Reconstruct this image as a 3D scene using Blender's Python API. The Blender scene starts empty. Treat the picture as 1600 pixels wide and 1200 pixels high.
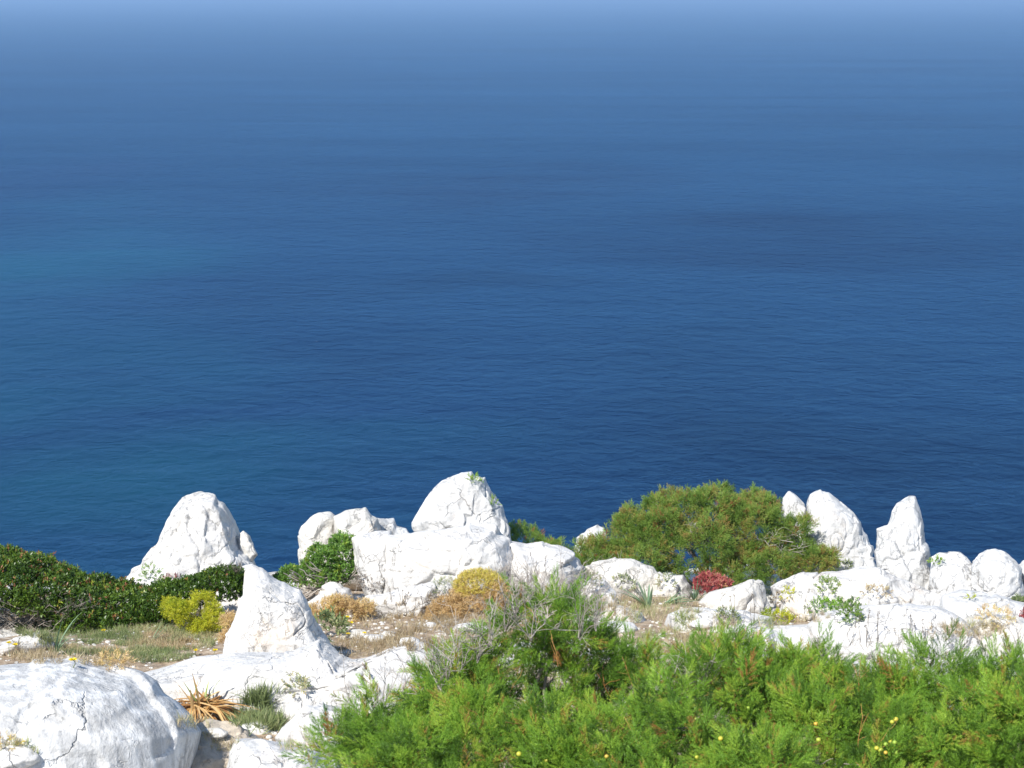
import bpy, math, random
import numpy as np
from mathutils import Vector
from mathutils.bvhtree import BVHTree
rng = np.random.default_rng(7)
sc = bpy.context.scene
# ------------------------------------------------------------------ camera, sky, sun, exposure
CH = 62.0                                   # eye height above the sea
HF = math.radians(30.0); TH = math.tan(HF/2)
PITCH = math.atan((600+12)/800*TH)
cam = bpy.data.cameras.new('camera'); camo = bpy.data.objects.new('camera', cam)
sc.collection.objects.link(camo); sc.camera = camo
cam.sensor_width = 36; cam.lens = 18/TH; cam.clip_start = .1; cam.clip_end = 90000
camo.location = (0, 0, CH); camo.rotation_euler = (math.pi/2-PITCH, 0, 0)
cam.dof.use_dof = True; cam.dof.focus_distance = 14.0; cam.dof.aperture_fstop = 15.0
SUN = Vector((-.42, -.60, .76)).normalized()
w = bpy.data.worlds.new('World'); sc.world = w; w.use_nodes = True
nt = w.node_tree; bg = nt.nodes['Background']
sky = nt.nodes.new('ShaderNodeTexSky'); sky.sky_type = 'NISHITA'; sky.sun_disc = False
sky.sun_elevation = math.asin(SUN.z); sky.sun_rotation = math.atan2(SUN.x, SUN.y)
sky.altitude = 60; sky.air_density = 1.0; sky.dust_density = 0.1; sky.ozone_density = 3.0
nt.links.new(sky.outputs[0], bg.inputs[0]); bg.inputs[1].default_value = .12
sl = bpy.data.lights.new('sun', 'SUN'); so = bpy.data.objects.new('sun', sl); sc.collection.objects.link(so)
sl.energy = 4.4; sl.angle = math.radians(.5); sl.color = (1, .965, .90)
so.rotation_euler = SUN.to_track_quat('Z', 'Y').to_euler()
sc.view_settings.view_transform = 'Standard'; sc.view_settings.look = 'None'
sc.view_settings.exposure = .70; sc.view_settings.gamma = 1
try:
    sc.cycles.max_bounces = 6; sc.cycles.diffuse_bounces = 3; sc.cycles.glossy_bounces = 2
    sc.cycles.transmission_bounces = 3; sc.cycles.volume_bounces = 0; sc.cycles.use_denoising = True
except Exception: pass

# ------------------------------------------------------------------ pixel -> world helpers
cp, sp = math.cos(PITCH), math.sin(PITCH)
def ray(px, py):
    x = (px-800)/800*TH; v = -(py-600)/800*TH
    return Vector((x, cp+v*sp, -sp+v*cp))
def at(px, py, Y):
    d = ray(px, py); return Vector((0, 0, CH)) + d*(Y/d.y)
def Yg(py):                                  # distance at which the ray meets the sloping ground
    d = ray(800, py); return 2.0/(-d.z/d.y-.19)
def mpp(Y): return Y*2*TH/1600               # metres per photo pixel

# ------------------------------------------------------------------ noise
def _h(i, j, k, s):
    n = (i.astype(np.int64)*374761393 + j.astype(np.int64)*668265263 + k.astype(np.int64)*2147483647 + s*1274126177) & 0xffffffff
    n = ((n ^ (n >> 13))*1274126177) & 0xffffffff
    n = (n ^ (n >> 16)); n = (n*2246822519) & 0xffffffff; n ^= n >> 15
    return (n & 0xffff)/32767.5-1
def vnoise(P, s=0):
    F = np.floor(P); f = P-F; u = f*f*f*(f*(f*6-15)+10)
    i, j, k = F[:, 0].astype(np.int64), F[:, 1].astype(np.int64), F[:, 2].astype(np.int64)
    r = 0
    for a in (0, 1):
        for b in (0, 1):
            for c in (0, 1):
                wt = (u[:, 0] if a else 1-u[:, 0])*(u[:, 1] if b else 1-u[:, 1])*(u[:, 2] if c else 1-u[:, 2])
                r = r + wt*_h(i+a, j+b, k+c, s)
    return r
def fbm(P, o=4, s=0, g=.5):
    r = 0; a = 1; t = 0
    for q in range(o):
        r = r + a*vnoise(P*(2.03**q)+q*17.3, s+q); t += a; a *= g
    return r/t

# ------------------------------------------------------------------ mesh helpers
def link(name, V, T, mat, parent=None, smooth=False, tint=None, loc=None):
    V = np.asarray(V, dtype=np.float64); T = np.asarray(T, dtype=np.int32)
    if loc is None: loc = V.mean(0) if parent is None else np.zeros(3)
    me = bpy.data.meshes.new(name); nf = T.shape[1]
    me.vertices.add(len(V)); me.vertices.foreach_set('co', (V-np.asarray(loc)).astype(np.float32).ravel())
    me.loops.add(T.size); me.loops.foreach_set('vertex_index', T.ravel())
    me.polygons.add(len(T)); me.polygons.foreach_set('loop_start', np.arange(0, T.size, nf, dtype=np.int32))
    if smooth: me.polygons.foreach_set('use_smooth', np.ones(len(T), dtype=bool))
    if tint is not None:
        a = me.attributes.new('tint', 'FLOAT', 'POINT'); a.data.foreach_set('value', np.asarray(tint, dtype=np.float32))
    me.update(calc_edges=True); me.materials.append(mat)
    o = bpy.data.objects.new(name, me); o.location = loc; sc.collection.objects.link(o)
    if parent is not None:
        o.parent = parent; o.location = -parent.location + Vector(loc)
    return o
def thing(name, label, cat, loc, group=None):
    o = bpy.data.objects.new(name, None); o.empty_display_size = .1; o.location = loc
    sc.collection.objects.link(o); return tag(o, label, cat, group)
def tag(o, label=None, cat=None, group=None, kind=None):
    if label: o['label'] = label
    if cat: o['category'] = cat
    if group: o['group'] = group
    if kind: o['kind'] = kind
    return o
class MB:
    def __init__(s): s.V = []; s.T = []; s.t = []; s.n = 0
    def add(s, V, T, tint=.5):
        V = np.asarray(V, float); s.V.append(V); s.T.append(np.asarray(T, int)+s.n); s.n += len(V)
        s.t.append(np.broadcast_to(np.asarray(tint, float), (len(V),)))
    def get(s): return np.concatenate(s.V), np.concatenate(s.T), np.concatenate(s.t)
    def build(s, name, mat, parent=None, smooth=False):
        V, T, t = s.get(); return link(name, V, T, mat, parent, smooth, t)
def basis(D):                                # columns: two sideways axes and D
    D = D/np.linalg.norm(D, axis=1, keepdims=True)
    a = np.where(np.abs(D[:, 2:3]) < .9, np.array([[0, 0, 1.]]), np.array([[1., 0, 0]]))
    X = np.cross(a, D); X /= np.linalg.norm(X, axis=1, keepdims=True); Y = np.cross(D, X)
    return X, Y, D
def scatter(tpls, P, D, S, tint, flat=None):
    """copies of the template meshes at P along D, merged to one mesh"""
    mb = MB(); n = len(P); X, Y, Z = basis(D); roll = rng.uniform(0, 2*math.pi, n)
    c, s_ = np.cos(roll)[:, None], np.sin(roll)[:, None]; X2 = X*c+Y*s_; Y2 = -X*s_+Y*c
    which = rng.integers(0, len(tpls), n)
    for k, (V, T, t0) in enumerate(tpls):
        m = np.where(which == k)[0]
        if len(m) == 0: continue
        W = (V[None, :, 0:1]*X2[m, None] + V[None, :, 1:2]*Y2[m, None] + V[None, :, 2:3]*Z[m, None])*S[m, None, None] + P[m, None]
        TT = T[None]+(np.arange(len(m))*len(V))[:, None, None]
        tt = np.clip(tint[m, None]+t0[None]*1.0, 0, 1)
        mb.add(W.reshape(-1, 3), TT.reshape(-1, 3), tt.ravel())
    return mb
def blade(p, d, L, wd, side=None, bend=0):
    """a thin tapered leaf: 3 triangles"""
    d = np.array(d, float); d /= np.linalg.norm(d)
    if side is None: side = np.cross(d, rng.normal(size=3))
    side = side/np.linalg.norm(side); up = np.cross(side, d)
    m = p+d*L*.5+up*bend*L*.25; e = p+d*L+up*bend*L
    V = [p-side*wd*.3, p+side*wd*.3, m+side*wd*.5, m-side*wd*.5, e]
    return np.array(V), np.array([[0, 1, 2], [0, 2, 3], [3, 2, 4]])
def tri(p, d, L, wd):
    d = np.array(d, float); d /= np.linalg.norm(d); s = np.cross(d, rng.normal(size=3)); s /= np.linalg.norm(s)
    return np.array([p-s*wd*.5, p+s*wd*.5, p+d*L]), np.array([[0, 1, 2]])
def tube(mb, pts, r0, r1, tint=.5, sides=4):
    pts = np.asarray(pts, float); n = len(pts)
    tg = np.gradient(pts, axis=0); X, Y, _ = basis(tg)
    rr = np.linspace(r0, r1, n)[:, None]; a = np.arange(sides)*2*math.pi/sides
    V = (pts[:, None]+(X[:, None]*np.cos(a)[None, :, None]+Y[:, None]*np.sin(a)[None, :, None])*rr[:, None]).reshape(-1, 3)
    T = []
    for i in range(n-1):
        for j in range(sides):
            q = (j+1) % sides; a0, b0, c0, d0 = i*sides+j, i*sides+q, (i+1)*sides+q, (i+1)*sides+j
            T += [[a0, b0, c0], [a0, c0, d0]]
    mb.add(V, T, tint)
def twigs(mb, p, d, L, r, depth, spread=.6, tint=.5, kids=3):
    """bare branching twigs"""
    d = np.array(d, float); d /= np.linalg.norm(d); pts = [p]
    n = 4
    for i in range(n):
        d = d+rng.normal(size=3)*.16; d /= np.linalg.norm(d); pts.append(pts[-1]+d*L/n)
    tube(mb, pts, r, r*.55, tint, 3)
    if depth > 0:
        for _ in range(kids):
            k = rng.integers(1, n+1); dd = d+rng.normal(size=3)*spread; dd[2] = abs(dd[2])*.8+.1
            twigs(mb, pts[k], dd, L*rng.uniform(.5, .8), r*.6, depth-1, spread, tint, kids)

# ------------------------------------------------------------------ materials
def newmat(name):
    m = bpy.data.materials.new(name); m.use_nodes = True; n = m.node_tree
    return m, n, n.nodes['Principled BSDF']
def nd(n, typ, **kw):
    o = n.nodes.new(typ)
    for k, v in kw.items():
        if k.startswith('i_'): o.inputs[k[2:].replace('_', ' ')].default_value = v
        else: setattr(o, k, v)
    return o
def ramp(n, src, stops, interp='LINEAR'):
    r = n.nodes.new('ShaderNodeValToRGB'); r.color_ramp.interpolation = interp; e = r.color_ramp.elements
    while len(e) < len(stops): e.new(.5)
    for q, (p, c) in zip(e, stops):
        q.position = p; q.color = (c, c, c, 1) if not hasattr(c, '__len__') else (*c, 1)
    n.links.new(src, r.inputs[0]); return r
def mix(n, f, a, b, mode='MIX'):
    m = n.nodes.new('ShaderNodeMix'); m.data_type = 'RGBA'; m.blend_type = mode
    for s, i in ((f, 0), (a, 6), (b, 7)):
        if isinstance(s, bpy.types.NodeSocket): n.links.new(s, m.inputs[i])
        elif i == 0: m.inputs[0].default_value = s
        else: m.inputs[i].default_value = (*s, 1)
    return m.outputs[2]
def mth(n, op, a, b=0.0, clamp=False):
    m = n.nodes.new('ShaderNodeMath'); m.operation = op; m.use_clamp = clamp
    for s, i in ((a, 0), (b, 1)):
        if isinstance(s, bpy.types.NodeSocket): n.links.new(s, m.inputs[i])
        else: m.inputs[i].default_value = s
    return m.outputs[0]
def geo(n, scale=(1, 1, 1), rot=(0, 0, 0)):
    g = n.nodes.new('ShaderNodeNewGeometry'); mp = n.nodes.new('ShaderNodeMapping')
    mp.inputs['Scale'].default_value = scale; mp.inputs['Rotation'].default_value = rot
    n.links.new(g.outputs['Position'], mp.inputs['Vector']); return mp.outputs[0]
def noise(n, vec, scale, detail=4, rough=.55, dist=0):
    t = nd(n, 'ShaderNodeTexNoise'); t.inputs['Scale'].default_value = scale; t.inputs['Detail'].default_value = detail
    t.inputs['Roughness'].default_value = rough; t.inputs['Distortion'].default_value = dist
    n.links.new(vec, t.inputs['Vector']); return t.outputs['Fac']
def rock_nodes(n, base, tan, stria):
    v = geo(n); dark = tuple(c*.5 for c in base)
    big = ramp(n, noise(n, v, 2.2, 5), [(.36, 0), (.66, 1)]).outputs[0]
    col = mix(n, big, tuple(c*.92 for c in base), base)
    mott = ramp(n, noise(n, v, 17, 6, .65), [(.35, .82), (.55, 1)]).outputs[0]
    col = mix(n, .6, col, mott, 'MULTIPLY')
    # grey seams
    cr = ramp(n, mth(n, 'ABSOLUTE', mth(n, 'SUBTRACT', noise(n, v, 3.1, 6, .6, .6), .5)), [(0, 1), (.012, .0)]).outputs[0]
    gate = ramp(n, noise(n, v, 1.3, 2), [(.47, 0), (.6, 1)]).outputs[0]
    cr = mth(n, 'MULTIPLY', cr, gate)
    # joints: a warped cell network of thin fractures, broken up
    wn_ = nd(n, 'ShaderNodeTexNoise'); wn_.inputs['Scale'].default_value = 4; wn_.inputs['Detail'].default_value = 5; n.links.new(v, wn_.inputs['Vector'])
    wm = nd(n, 'ShaderNodeVectorMath', operation='MULTIPLY_ADD'); n.links.new(wn_.outputs['Color'], wm.inputs[0]); wm.inputs[1].default_value = (.28, .28, .28); n.links.new(geo(n, (1, 1, .62), (.1, .25, 0)), wm.inputs[2])
    for sc_, wd_, lo in ((2.6, .012, .50), (7.5, .02, .58)):
        vo = nd(n, 'ShaderNodeTexVoronoi', feature='DISTANCE_TO_EDGE'); vo.inputs['Scale'].default_value = sc_; n.links.new(wm.outputs[0], vo.inputs['Vector'])
        e_ = ramp(n, vo.outputs['Distance'], [(0, 1), (wd_, 0)]).outputs[0]
        g_ = ramp(n, noise(n, v, sc_*.9, 3), [(lo, 0), (lo+.1, 1)]).outputs[0]
        cr = mth(n, 'MAXIMUM', cr, mth(n, 'MULTIPLY', e_, g_))
    col = mix(n, mth(n, 'MULTIPLY', cr, .6), col, (.30, .285, .265))
    # lichen and ochre stain
    st = ramp(n, noise(n, v, 1.7, 5, .6, .3), [(.56, 0), (.72, 1)]).outputs[0]
    st2 = ramp(n, noise(n, v, 9, 4), [(.4, 0), (.65, 1)]).outputs[0]
    col = mix(n, mth(n, 'MULTIPLY', mth(n, 'MULTIPLY', st, st2), tan), col, (.62, .43, .25))
    sv = geo(n, (9, 9, .9), (.15, .1, 0)); sn = noise(n, sv, 1.6, 5, .6)
    sr = ramp(n, sn, [(.42, 1), (.6, 0)]).outputs[0]
    col = mix(n, mth(n, 'MULTIPLY', sr, stria), col, dark)
    pit = ramp(n, noise(n, v, 45, 3, .6), [(.25, .0), (.42, 1)]).outputs[0]
    col = mix(n, .35, col, pit, 'MULTIPLY')
    h = mth(n, 'ADD', mth(n, 'MULTIPLY', noise(n, v, 7, 8, .62), 1.0), mth(n, 'MULTIPLY', cr, -.9))
    h = mth(n, 'ADD', h, mth(n, 'MULTIPLY', sn, .5*stria))
    h = mth(n, 'ADD', h, mth(n, 'MULTIPLY', noise(n, v, 40, 5, .6), .22))
    b = nd(n, 'ShaderNodeBump'); b.inputs['Strength'].default_value = .6; b.inputs['Distance'].default_value = .045
    n.links.new(h, b.inputs['Height'])
    return col, b.outputs[0]
def rockmat(name, base=(.63, .61, .578), tan=.5, stria=.12):
    m, n, b = newmat(name); c, nr = rock_nodes(n, base, tan, stria)
    n.links.new(c, b.inputs['Base Color']); n.links.new(nr, b.inputs['Normal'])
    b.inputs['Roughness'].default_value = .85; b.inputs['Specular IOR Level'].default_value = .3
    return m
M_ROCK = rockmat('white limestone')
M_ROCKG = rockmat('grey streaked limestone', (.71, .705, .69), .2, .8)
M_ROCKD = rockmat('cream limestone', (.64, .61, .555), .7, .25)
M_ROCKP = rockmat('pale weathered limestone', (.625, .615, .595), .25, .35)
M_ROCKB = rockmat('brown stained limestone', (.55, .47, .37), .9, .3)
def leafmat(name, stops, trans=.3, rough=.5):
    m, n, b = newmat(name)
    a = nd(n, 'ShaderNodeAttribute'); a.attribute_name = 'tint'
    r = ramp(n, a.outputs['Fac'], stops)
    n.links.new(r.outputs[0], b.inputs['Base Color']); b.inputs['Roughness'].default_value = rough
    b.inputs['Specular IOR Level'].default_value = .35
    if trans > 0:
        t = nd(n, 'ShaderNodeBsdfTranslucent'); n.links.new(r.outputs[0], t.inputs[0])
        x = nd(n, 'ShaderNodeMixShader'); x.inputs[0].default_value = trans
        n.links.new(b.outputs[0], x.inputs[1]); n.links.new(t.outputs[0], x.inputs[2])
        n.links.new(x.outputs[0], n.nodes['Material Output'].inputs[0])
    return m
M_JUN = leafmat('fresh juniper', [(0, (.03, .07, .01)), (.3, (.085, .18, .018)), (.65, (.185, .345, .032)), (.9, (.33, .47, .05)), (1, (.36, .17, .05))], .17)
M_JUNB = leafmat('olive juniper', [(0, (.07, .13, .02)), (.4, (.15, .25, .04)), (.75, (.27, .39, .07)), (.9, (.33, .32, .08)), (1, (.36, .17, .06))], .35)
M_LEN = leafmat('dark leathery leaves', [(0, (.03, .065, .010)), (.45, (.07, .13, .015)), (.75, (.16, .24, .03)), (.88, (.30, .36, .04)), (1, (.30, .12, .06))], .22, .38)
M_GRN = leafmat('bright leaves', [(0, (.09, .18, .03)), (.5, (.17, .32, .06)), (.85, (.32, .42, .06)), (1, (.5, .47, .06))], .3, .4)
M_YEL = leafmat('yellow green spurge', [(0, (.22, .3, .02)), (.4, (.48, .50, .03)), (.85, (.68, .60, .06)), (1, (.55, .38, .13))], .4)
M_TAN = leafmat('dry spurge', [(0, (.46, .30, .13)), (.5, (.72, .53, .27)), (.8, (.64, .50, .14)), (1, (.62, .56, .10))], .35)
M_RED = leafmat('red spurge', [(0, (.20, .04, .04)), (.5, (.46, .10, .10)), (.88, (.62, .28, .22)), (1, (.5, .4, .08))], .35)
M_DRY = leafmat('dry grass', [(0, (.30, .22, .12)), (.5, (.52, .42, .26)), (.8, (.60, .52, .34)), (1, (.30, .36, .12))], .35)
M_GRS = leafmat('grey green grass', [(0, (.14, .18, .07)), (.5, (.27, .33, .13)), (.8, (.42, .42, .22)), (1, (.52, .40, .24))], .35)
M_STRAP = leafmat('blue green strap leaves', [(0, (.10, .19, .09)), (.6, (.24, .34, .20)), (1, (.42, .48, .30))], .25, .4)
M_STRAW = leafmat('withered strap leaves', [(0, (.27, .12, .04)), (.5, (.55, .33, .12)), (.85, (.68, .47, .22)), (1, (.3, .36, .1))], .25)
M_TWIG = leafmat('grey bark', [(0, (.10, .08, .06)), (.5, (.27, .23, .19)), (1, (.48, .43, .38))], 0)
M_FLOW = leafmat('yellow petals', [(0, (.75, .55, .01)), (1, (.85, .72, .02))], .2)
M_BERRY = leafmat('ripening berry', [(0, (.25, .38, .05)), (.5, (.50, .44, .05)), (1, (.55, .30, .06))], 0, .35)

# ------------------------------------------------------------------ sea
SEA_R, SEA_K = .06, 1.0
m, n, b = newmat('sea water')
v = geo(n)
def blob(cx, cy, rx, ry, pw=1):
    """soft patch of lighter or darker sea bed, in metres"""
    s = nd(n, 'ShaderNodeVectorMath', operation='SUBTRACT'); n.links.new(wv, s.inputs[0]); s.inputs[1].default_value = (cx, cy, 0)
    q = nd(n, 'ShaderNodeVectorMath', operation='MULTIPLY'); n.links.new(s.outputs[0], q.inputs[0]); q.inputs[1].default_value = (1/rx, 1/ry, 0)
    l = nd(n, 'ShaderNodeVectorMath', operation='LENGTH'); n.links.new(q.outputs[0], l.inputs[0])
    return ramp(n, l.outputs['Value'], [(0, 1), (1, 0)], 'EASE').outputs[0]
wn = nd(n, 'ShaderNodeTexNoise'); wn.inputs['Scale'].default_value = .010; wn.inputs['Detail'].default_value = 7; n.links.new(v, wn.inputs['Vector'])
ws = nd(n, 'ShaderNodeVectorMath', operation='MULTIPLY_ADD'); n.links.new(wn.outputs['Color'], ws.inputs[0])
ws.inputs[1].default_value = (120, 260, 0); n.links.new(v, ws.inputs[2]); wv = ws.outputs[0]
def seaXY(px, py):
    d = ray(px, py); t = CH/-d.z; return d.x*t+60, d.y*t+130
col = mix(n, ramp(n, noise(n, v, .004, 4, .6), [(.3, 0), (.7, 1)]).outputs[0], (.0010, .0115, .045), (.0016, .020, .064))
SEAB = [(20, 400, 460, 100, (.005, .070, .108), .65), (520, 700, 560, 120, (.003, .050, .080), .65), (40, 560, 480, 120, (.005, .065, .10), .55),
        (120, 840, 820, 200, (.003, .050, .075), .75), (800, 292, 480, 40, (.004, .008, .036), .95), (1150, 380, 620, 60, (.002, .008, .036), .9), (600, 480, 500, 40, (.001, .008, .032), .6), (70, 275, 200, 44, (.006, .013, .055), .7), (420, 590, 260, 50, (.002, .018, .066), .5),
        (1250, 740, 800, 260, (.0006, .007, .026), .9)]
mott = ramp(n, noise(n, geo(n, (.6, 1, 1)), .022, 6, .6, .5), [(.3, .35), (.62, 1)]).outputs[0]
rough_ = 0.0
for px, py, rx, ry, cc, f in SEAB:
    X, Y = seaXY(px, py); _, Y2 = seaXY(px, py-ry); X3, _ = seaXY(px+rx, py)
    bl_ = blob(X, Y, abs(X3-X), abs(Y2-Y))
    if cc[1] < .013: rough_ = mth(n, 'ADD', rough_, mth(n, 'MULTIPLY', mth(n, 'MULTIPLY', bl_, mott), .26*f))
    col = mix(n, mth(n, 'MULTIPLY', mth(n, 'MULTIPLY', blob(X, Y, abs(X3-X), abs(Y2-Y)), mott), f*.95), col, cc)
n.links.new(col, b.inputs['Base Color'])
b.inputs['Roughness'].default_value = .2; b.inputs['IOR'].default_value = 1.33; b.inputs['Specular IOR Level'].default_value = .42
wa = geo(n, (1.05, 1.0, 1), (0, 0, .12)); wb = geo(n, (1.1, 1.0, 1), (0, 0, -.12))
h = mth(n, 'MULTIPLY', noise(n, wa, .21, 2, .5, .4), 2.7)
h = mth(n, 'ADD', h, mth(n, 'MULTIPLY', noise(n, wb, .62, 5, .66, .6), 1.1))
h = mth(n, 'ADD', h, mth(n, 'MULTIPLY', noise(n, wa, 1.5, 4, .65, .3), .40))
h = mth(n, 'ADD', h, mth(n, 'MULTIPLY', noise(n, wb, .05, 3, .5), 4.5))
bp = nd(n, 'ShaderNodeBump'); bp.inputs['Strength'].default_value = 1; bp.inputs['Distance'].default_value = .33
n.links.new(h, bp.inputs['Height'])
# a few flecks of foam
fo = ramp(n, noise(n, geo(n, (.7, 1.1, 1)), .5, 3, .5), [(.80, 0), (.83, 1)]).outputs[0]
fo = mth(n, 'MULTIPLY', fo, ramp(n, noise(n, v, .02, 2), [(.55, 0), (.66, 1)]).outputs[0])
n.links.new(mix(n, fo, col, (.7, .75, .8)), b.inputs['Base Color'])
b.inputs['Specular IOR Level'].default_value = 0; b.inputs['Roughness'].default_value = .6      # light scattered back from the depth
lane = ramp(n, noise(n, geo(n, (.22, 1, 1), (0, 0, .08)), .011, 5, .62, .8), [(.3, SEA_K*.66), (.7, SEA_K)]).outputs[0]   # calmer and rougher wind lanes
gl = nd(n, 'ShaderNodeBsdfGlossy'); gl.inputs['Color'].default_value = (.118, .315, .56, 1); gl.inputs['Roughness'].default_value = SEA_R
n.links.new(bp.outputs[0], gl.inputs['Normal'])
fr = nd(n, 'ShaderNodeFresnel'); fr.inputs['IOR'].default_value = 1.33; n.links.new(bp.outputs[0], fr.inputs['Normal'])
mx = nd(n, 'ShaderNodeMixShader'); n.links.new(mth(n, 'MULTIPLY', mth(n, 'MULTIPLY', fr.outputs[0], lane), mth(n, 'SUBTRACT', 1.0, rough_, True)), mx.inputs[0])
n.links.new(b.outputs[0], mx.inputs[1]); n.links.new(gl.outputs[0], mx.inputs[2])
n.links.new(mx.outputs[0], n.nodes['Material Output'].inputs[0])
M_SEA = m
R = 32000
xs = np.concatenate([-np.geomspace(R, 150, 18), np.linspace(-100, 100, 9), np.geomspace(150, R, 18)])
ys = np.concatenate([[-R, -5000, -600, -100], np.linspace(0, 300, 10), np.geomspace(350, R, 20)])
GX, GY = np.meshgrid(xs, ys)
V = np.stack([GX.ravel(), GY.ravel(), np.zeros(GX.size)], 1)
ii = np.arange(len(ys)-1)[:, None]*len(xs)+np.arange(len(xs)-1)[None]
ii = ii.ravel(); T = np.stack([ii, ii+1, ii+1+len(xs), ii+len(xs)], 1)
tag(link('sea', V, T, M_SEA, loc=(0, 0, 0)), 'deep blue open sea with small wind waves and teal patches', kind='structure')

# ------------------------------------------------------------------ ground
SOIL = [(230, 1000, 200, 45, 1), (60, 1010, 130, 30, 1), (650, 985, 140, 45, 1), (760, 960, 110, 50, 1), (530, 975, 70, 50, 1), (560, 905, 60, 20, .8),
        (420, 1120, 70, 45, .9), (310, 1110, 60, 30, .8), (900, 950, 130, 40, .9), (1000, 960, 120, 40, 1), (1110, 1010, 90, 35, .8),
        (1240, 965, 50, 15, .9), (1340, 970, 60, 12, .5), (1520, 965, 60, 15, .8), (1190, 970, 40, 14, .8), (340, 1170, 50, 30, .8), (1300, 925, 40, 20, .7), (1000, 1060, 500, 60, .6),
        (500, 935, 60, 25, .8), (240, 940, 200, 40, 1)]
def gz(x, y):
    P = np.stack([x, y, np.zeros_like(x)], 1)
    z = -2-.19*y + .09*fbm(P*.9, 4, 3) + .035*fbm(P*4, 4, 9)
    cr = 16.45+.35*np.tanh(x*1.2)+.25*vnoise(P*.5, 4)
    over = np.clip(y-cr, 0, None)
    z = z - np.where(over > 0, over*over*.55+over*.4, 0)*(over < 3) - np.where(over >= 3, 6.15+(over-3)*3.4, 0)
    z = z + np.where(over > 1, np.clip(over-1, 0, 6)*.5*fbm(P*.6+5, 4, 12), 0)
    z = z + .10*np.clip(-y, 0, 50)
    return CH + z
def axis(a, fine0, fine1, step, b):
    l = fine0-np.cumsum(np.minimum(step*1.13**np.arange(1, 60), 3)); l = l[l > a][::-1]
    r = fine1+np.cumsum(np.minimum(step*1.13**np.arange(1, 60), 3)); r = r[r < b]
    return np.concatenate([[a], l, np.arange(fine0, fine1+1e-6, step), r, [b]])
xs = axis(-60, -6, 6, .045, 60); ys = axis(-30, 6, 18.5, .045, 42)
GX, GY = np.meshgrid(xs, ys); gx, gy = GX.ravel(), GY.ravel(); z = gz(gx, gy)
soil = np.zeros(len(gx)); nn = fbm(np.stack([gx, gy, gx*0], 1)*3, 3, 22)
for px, py, rx, ry, k in SOIL:
    Y = Yg(py); c = at(px, py, Y); rX = rx*mpp(Y); rY = max(.1, (Yg(py-ry)-Yg(py+ry))/2)
    d = np.sqrt(((gx-c.x)/rX)**2+((gy-c.y)/rY)**2)
    soil = np.maximum(soil, k*np.clip(1.5-d+nn*.5, 0, 1))
soil = np.where((gy < 10.2) & (gx > -1.0+.4*nn), 1, soil)
soil = np.where(np.abs(gx) > 6, np.clip(.5+nn*2, 0, 1), soil)
m, n, b = newmat('rocky ground')
rc, rn = rock_nodes(n, (.64, .62, .58), .5, .1)
v = geo(n)
sc1 = ramp(n, noise(n, v, 14, 6, .7), [(.3, (.14, .095, .06)), (.5, (.32, .235, .155)), (.62, (.46, .37, .27)), (.72, (.66, .60, .52))]).outputs[0]
a = nd(n, 'ShaderNodeAttribute'); a.attribute_name = 'tint'
f = ramp(n, mth(n, 'ADD', a.outputs['Fac'], mth(n, 'MULTIPLY', mth(n, 'SUBTRACT', noise(n, v, 9, 5), .5), .9)), [(.38, 0), (.52, 1)]).outputs[0]
n.links.new(mix(n, f, rc, sc1), b.inputs['Base Color']); n.links.new(rn, b.inputs['Normal']); b.inputs['Roughness'].default_value = .9
M_GND = m
ii = (np.arange(len(ys)-1)[:, None]*len(xs)+np.arange(len(xs)-1)[None]).ravel()
Q = np.stack([ii, ii+1, ii+1+len(xs), ii+len(xs)], 1); GV = np.stack([gx, gy, z], 1)
tag(link('ground', GV, Q, M_GND, smooth=True, tint=soil, loc=(0, 0, CH-4)), 'sloping clifftop ground of pale limestone and dry brown soil', kind='structure')
BV = [GV]; BT = [np.concatenate([Q[:, [0, 1, 2]], Q[:, [0, 2, 3]]])]; bvn = len(GV)

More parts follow.
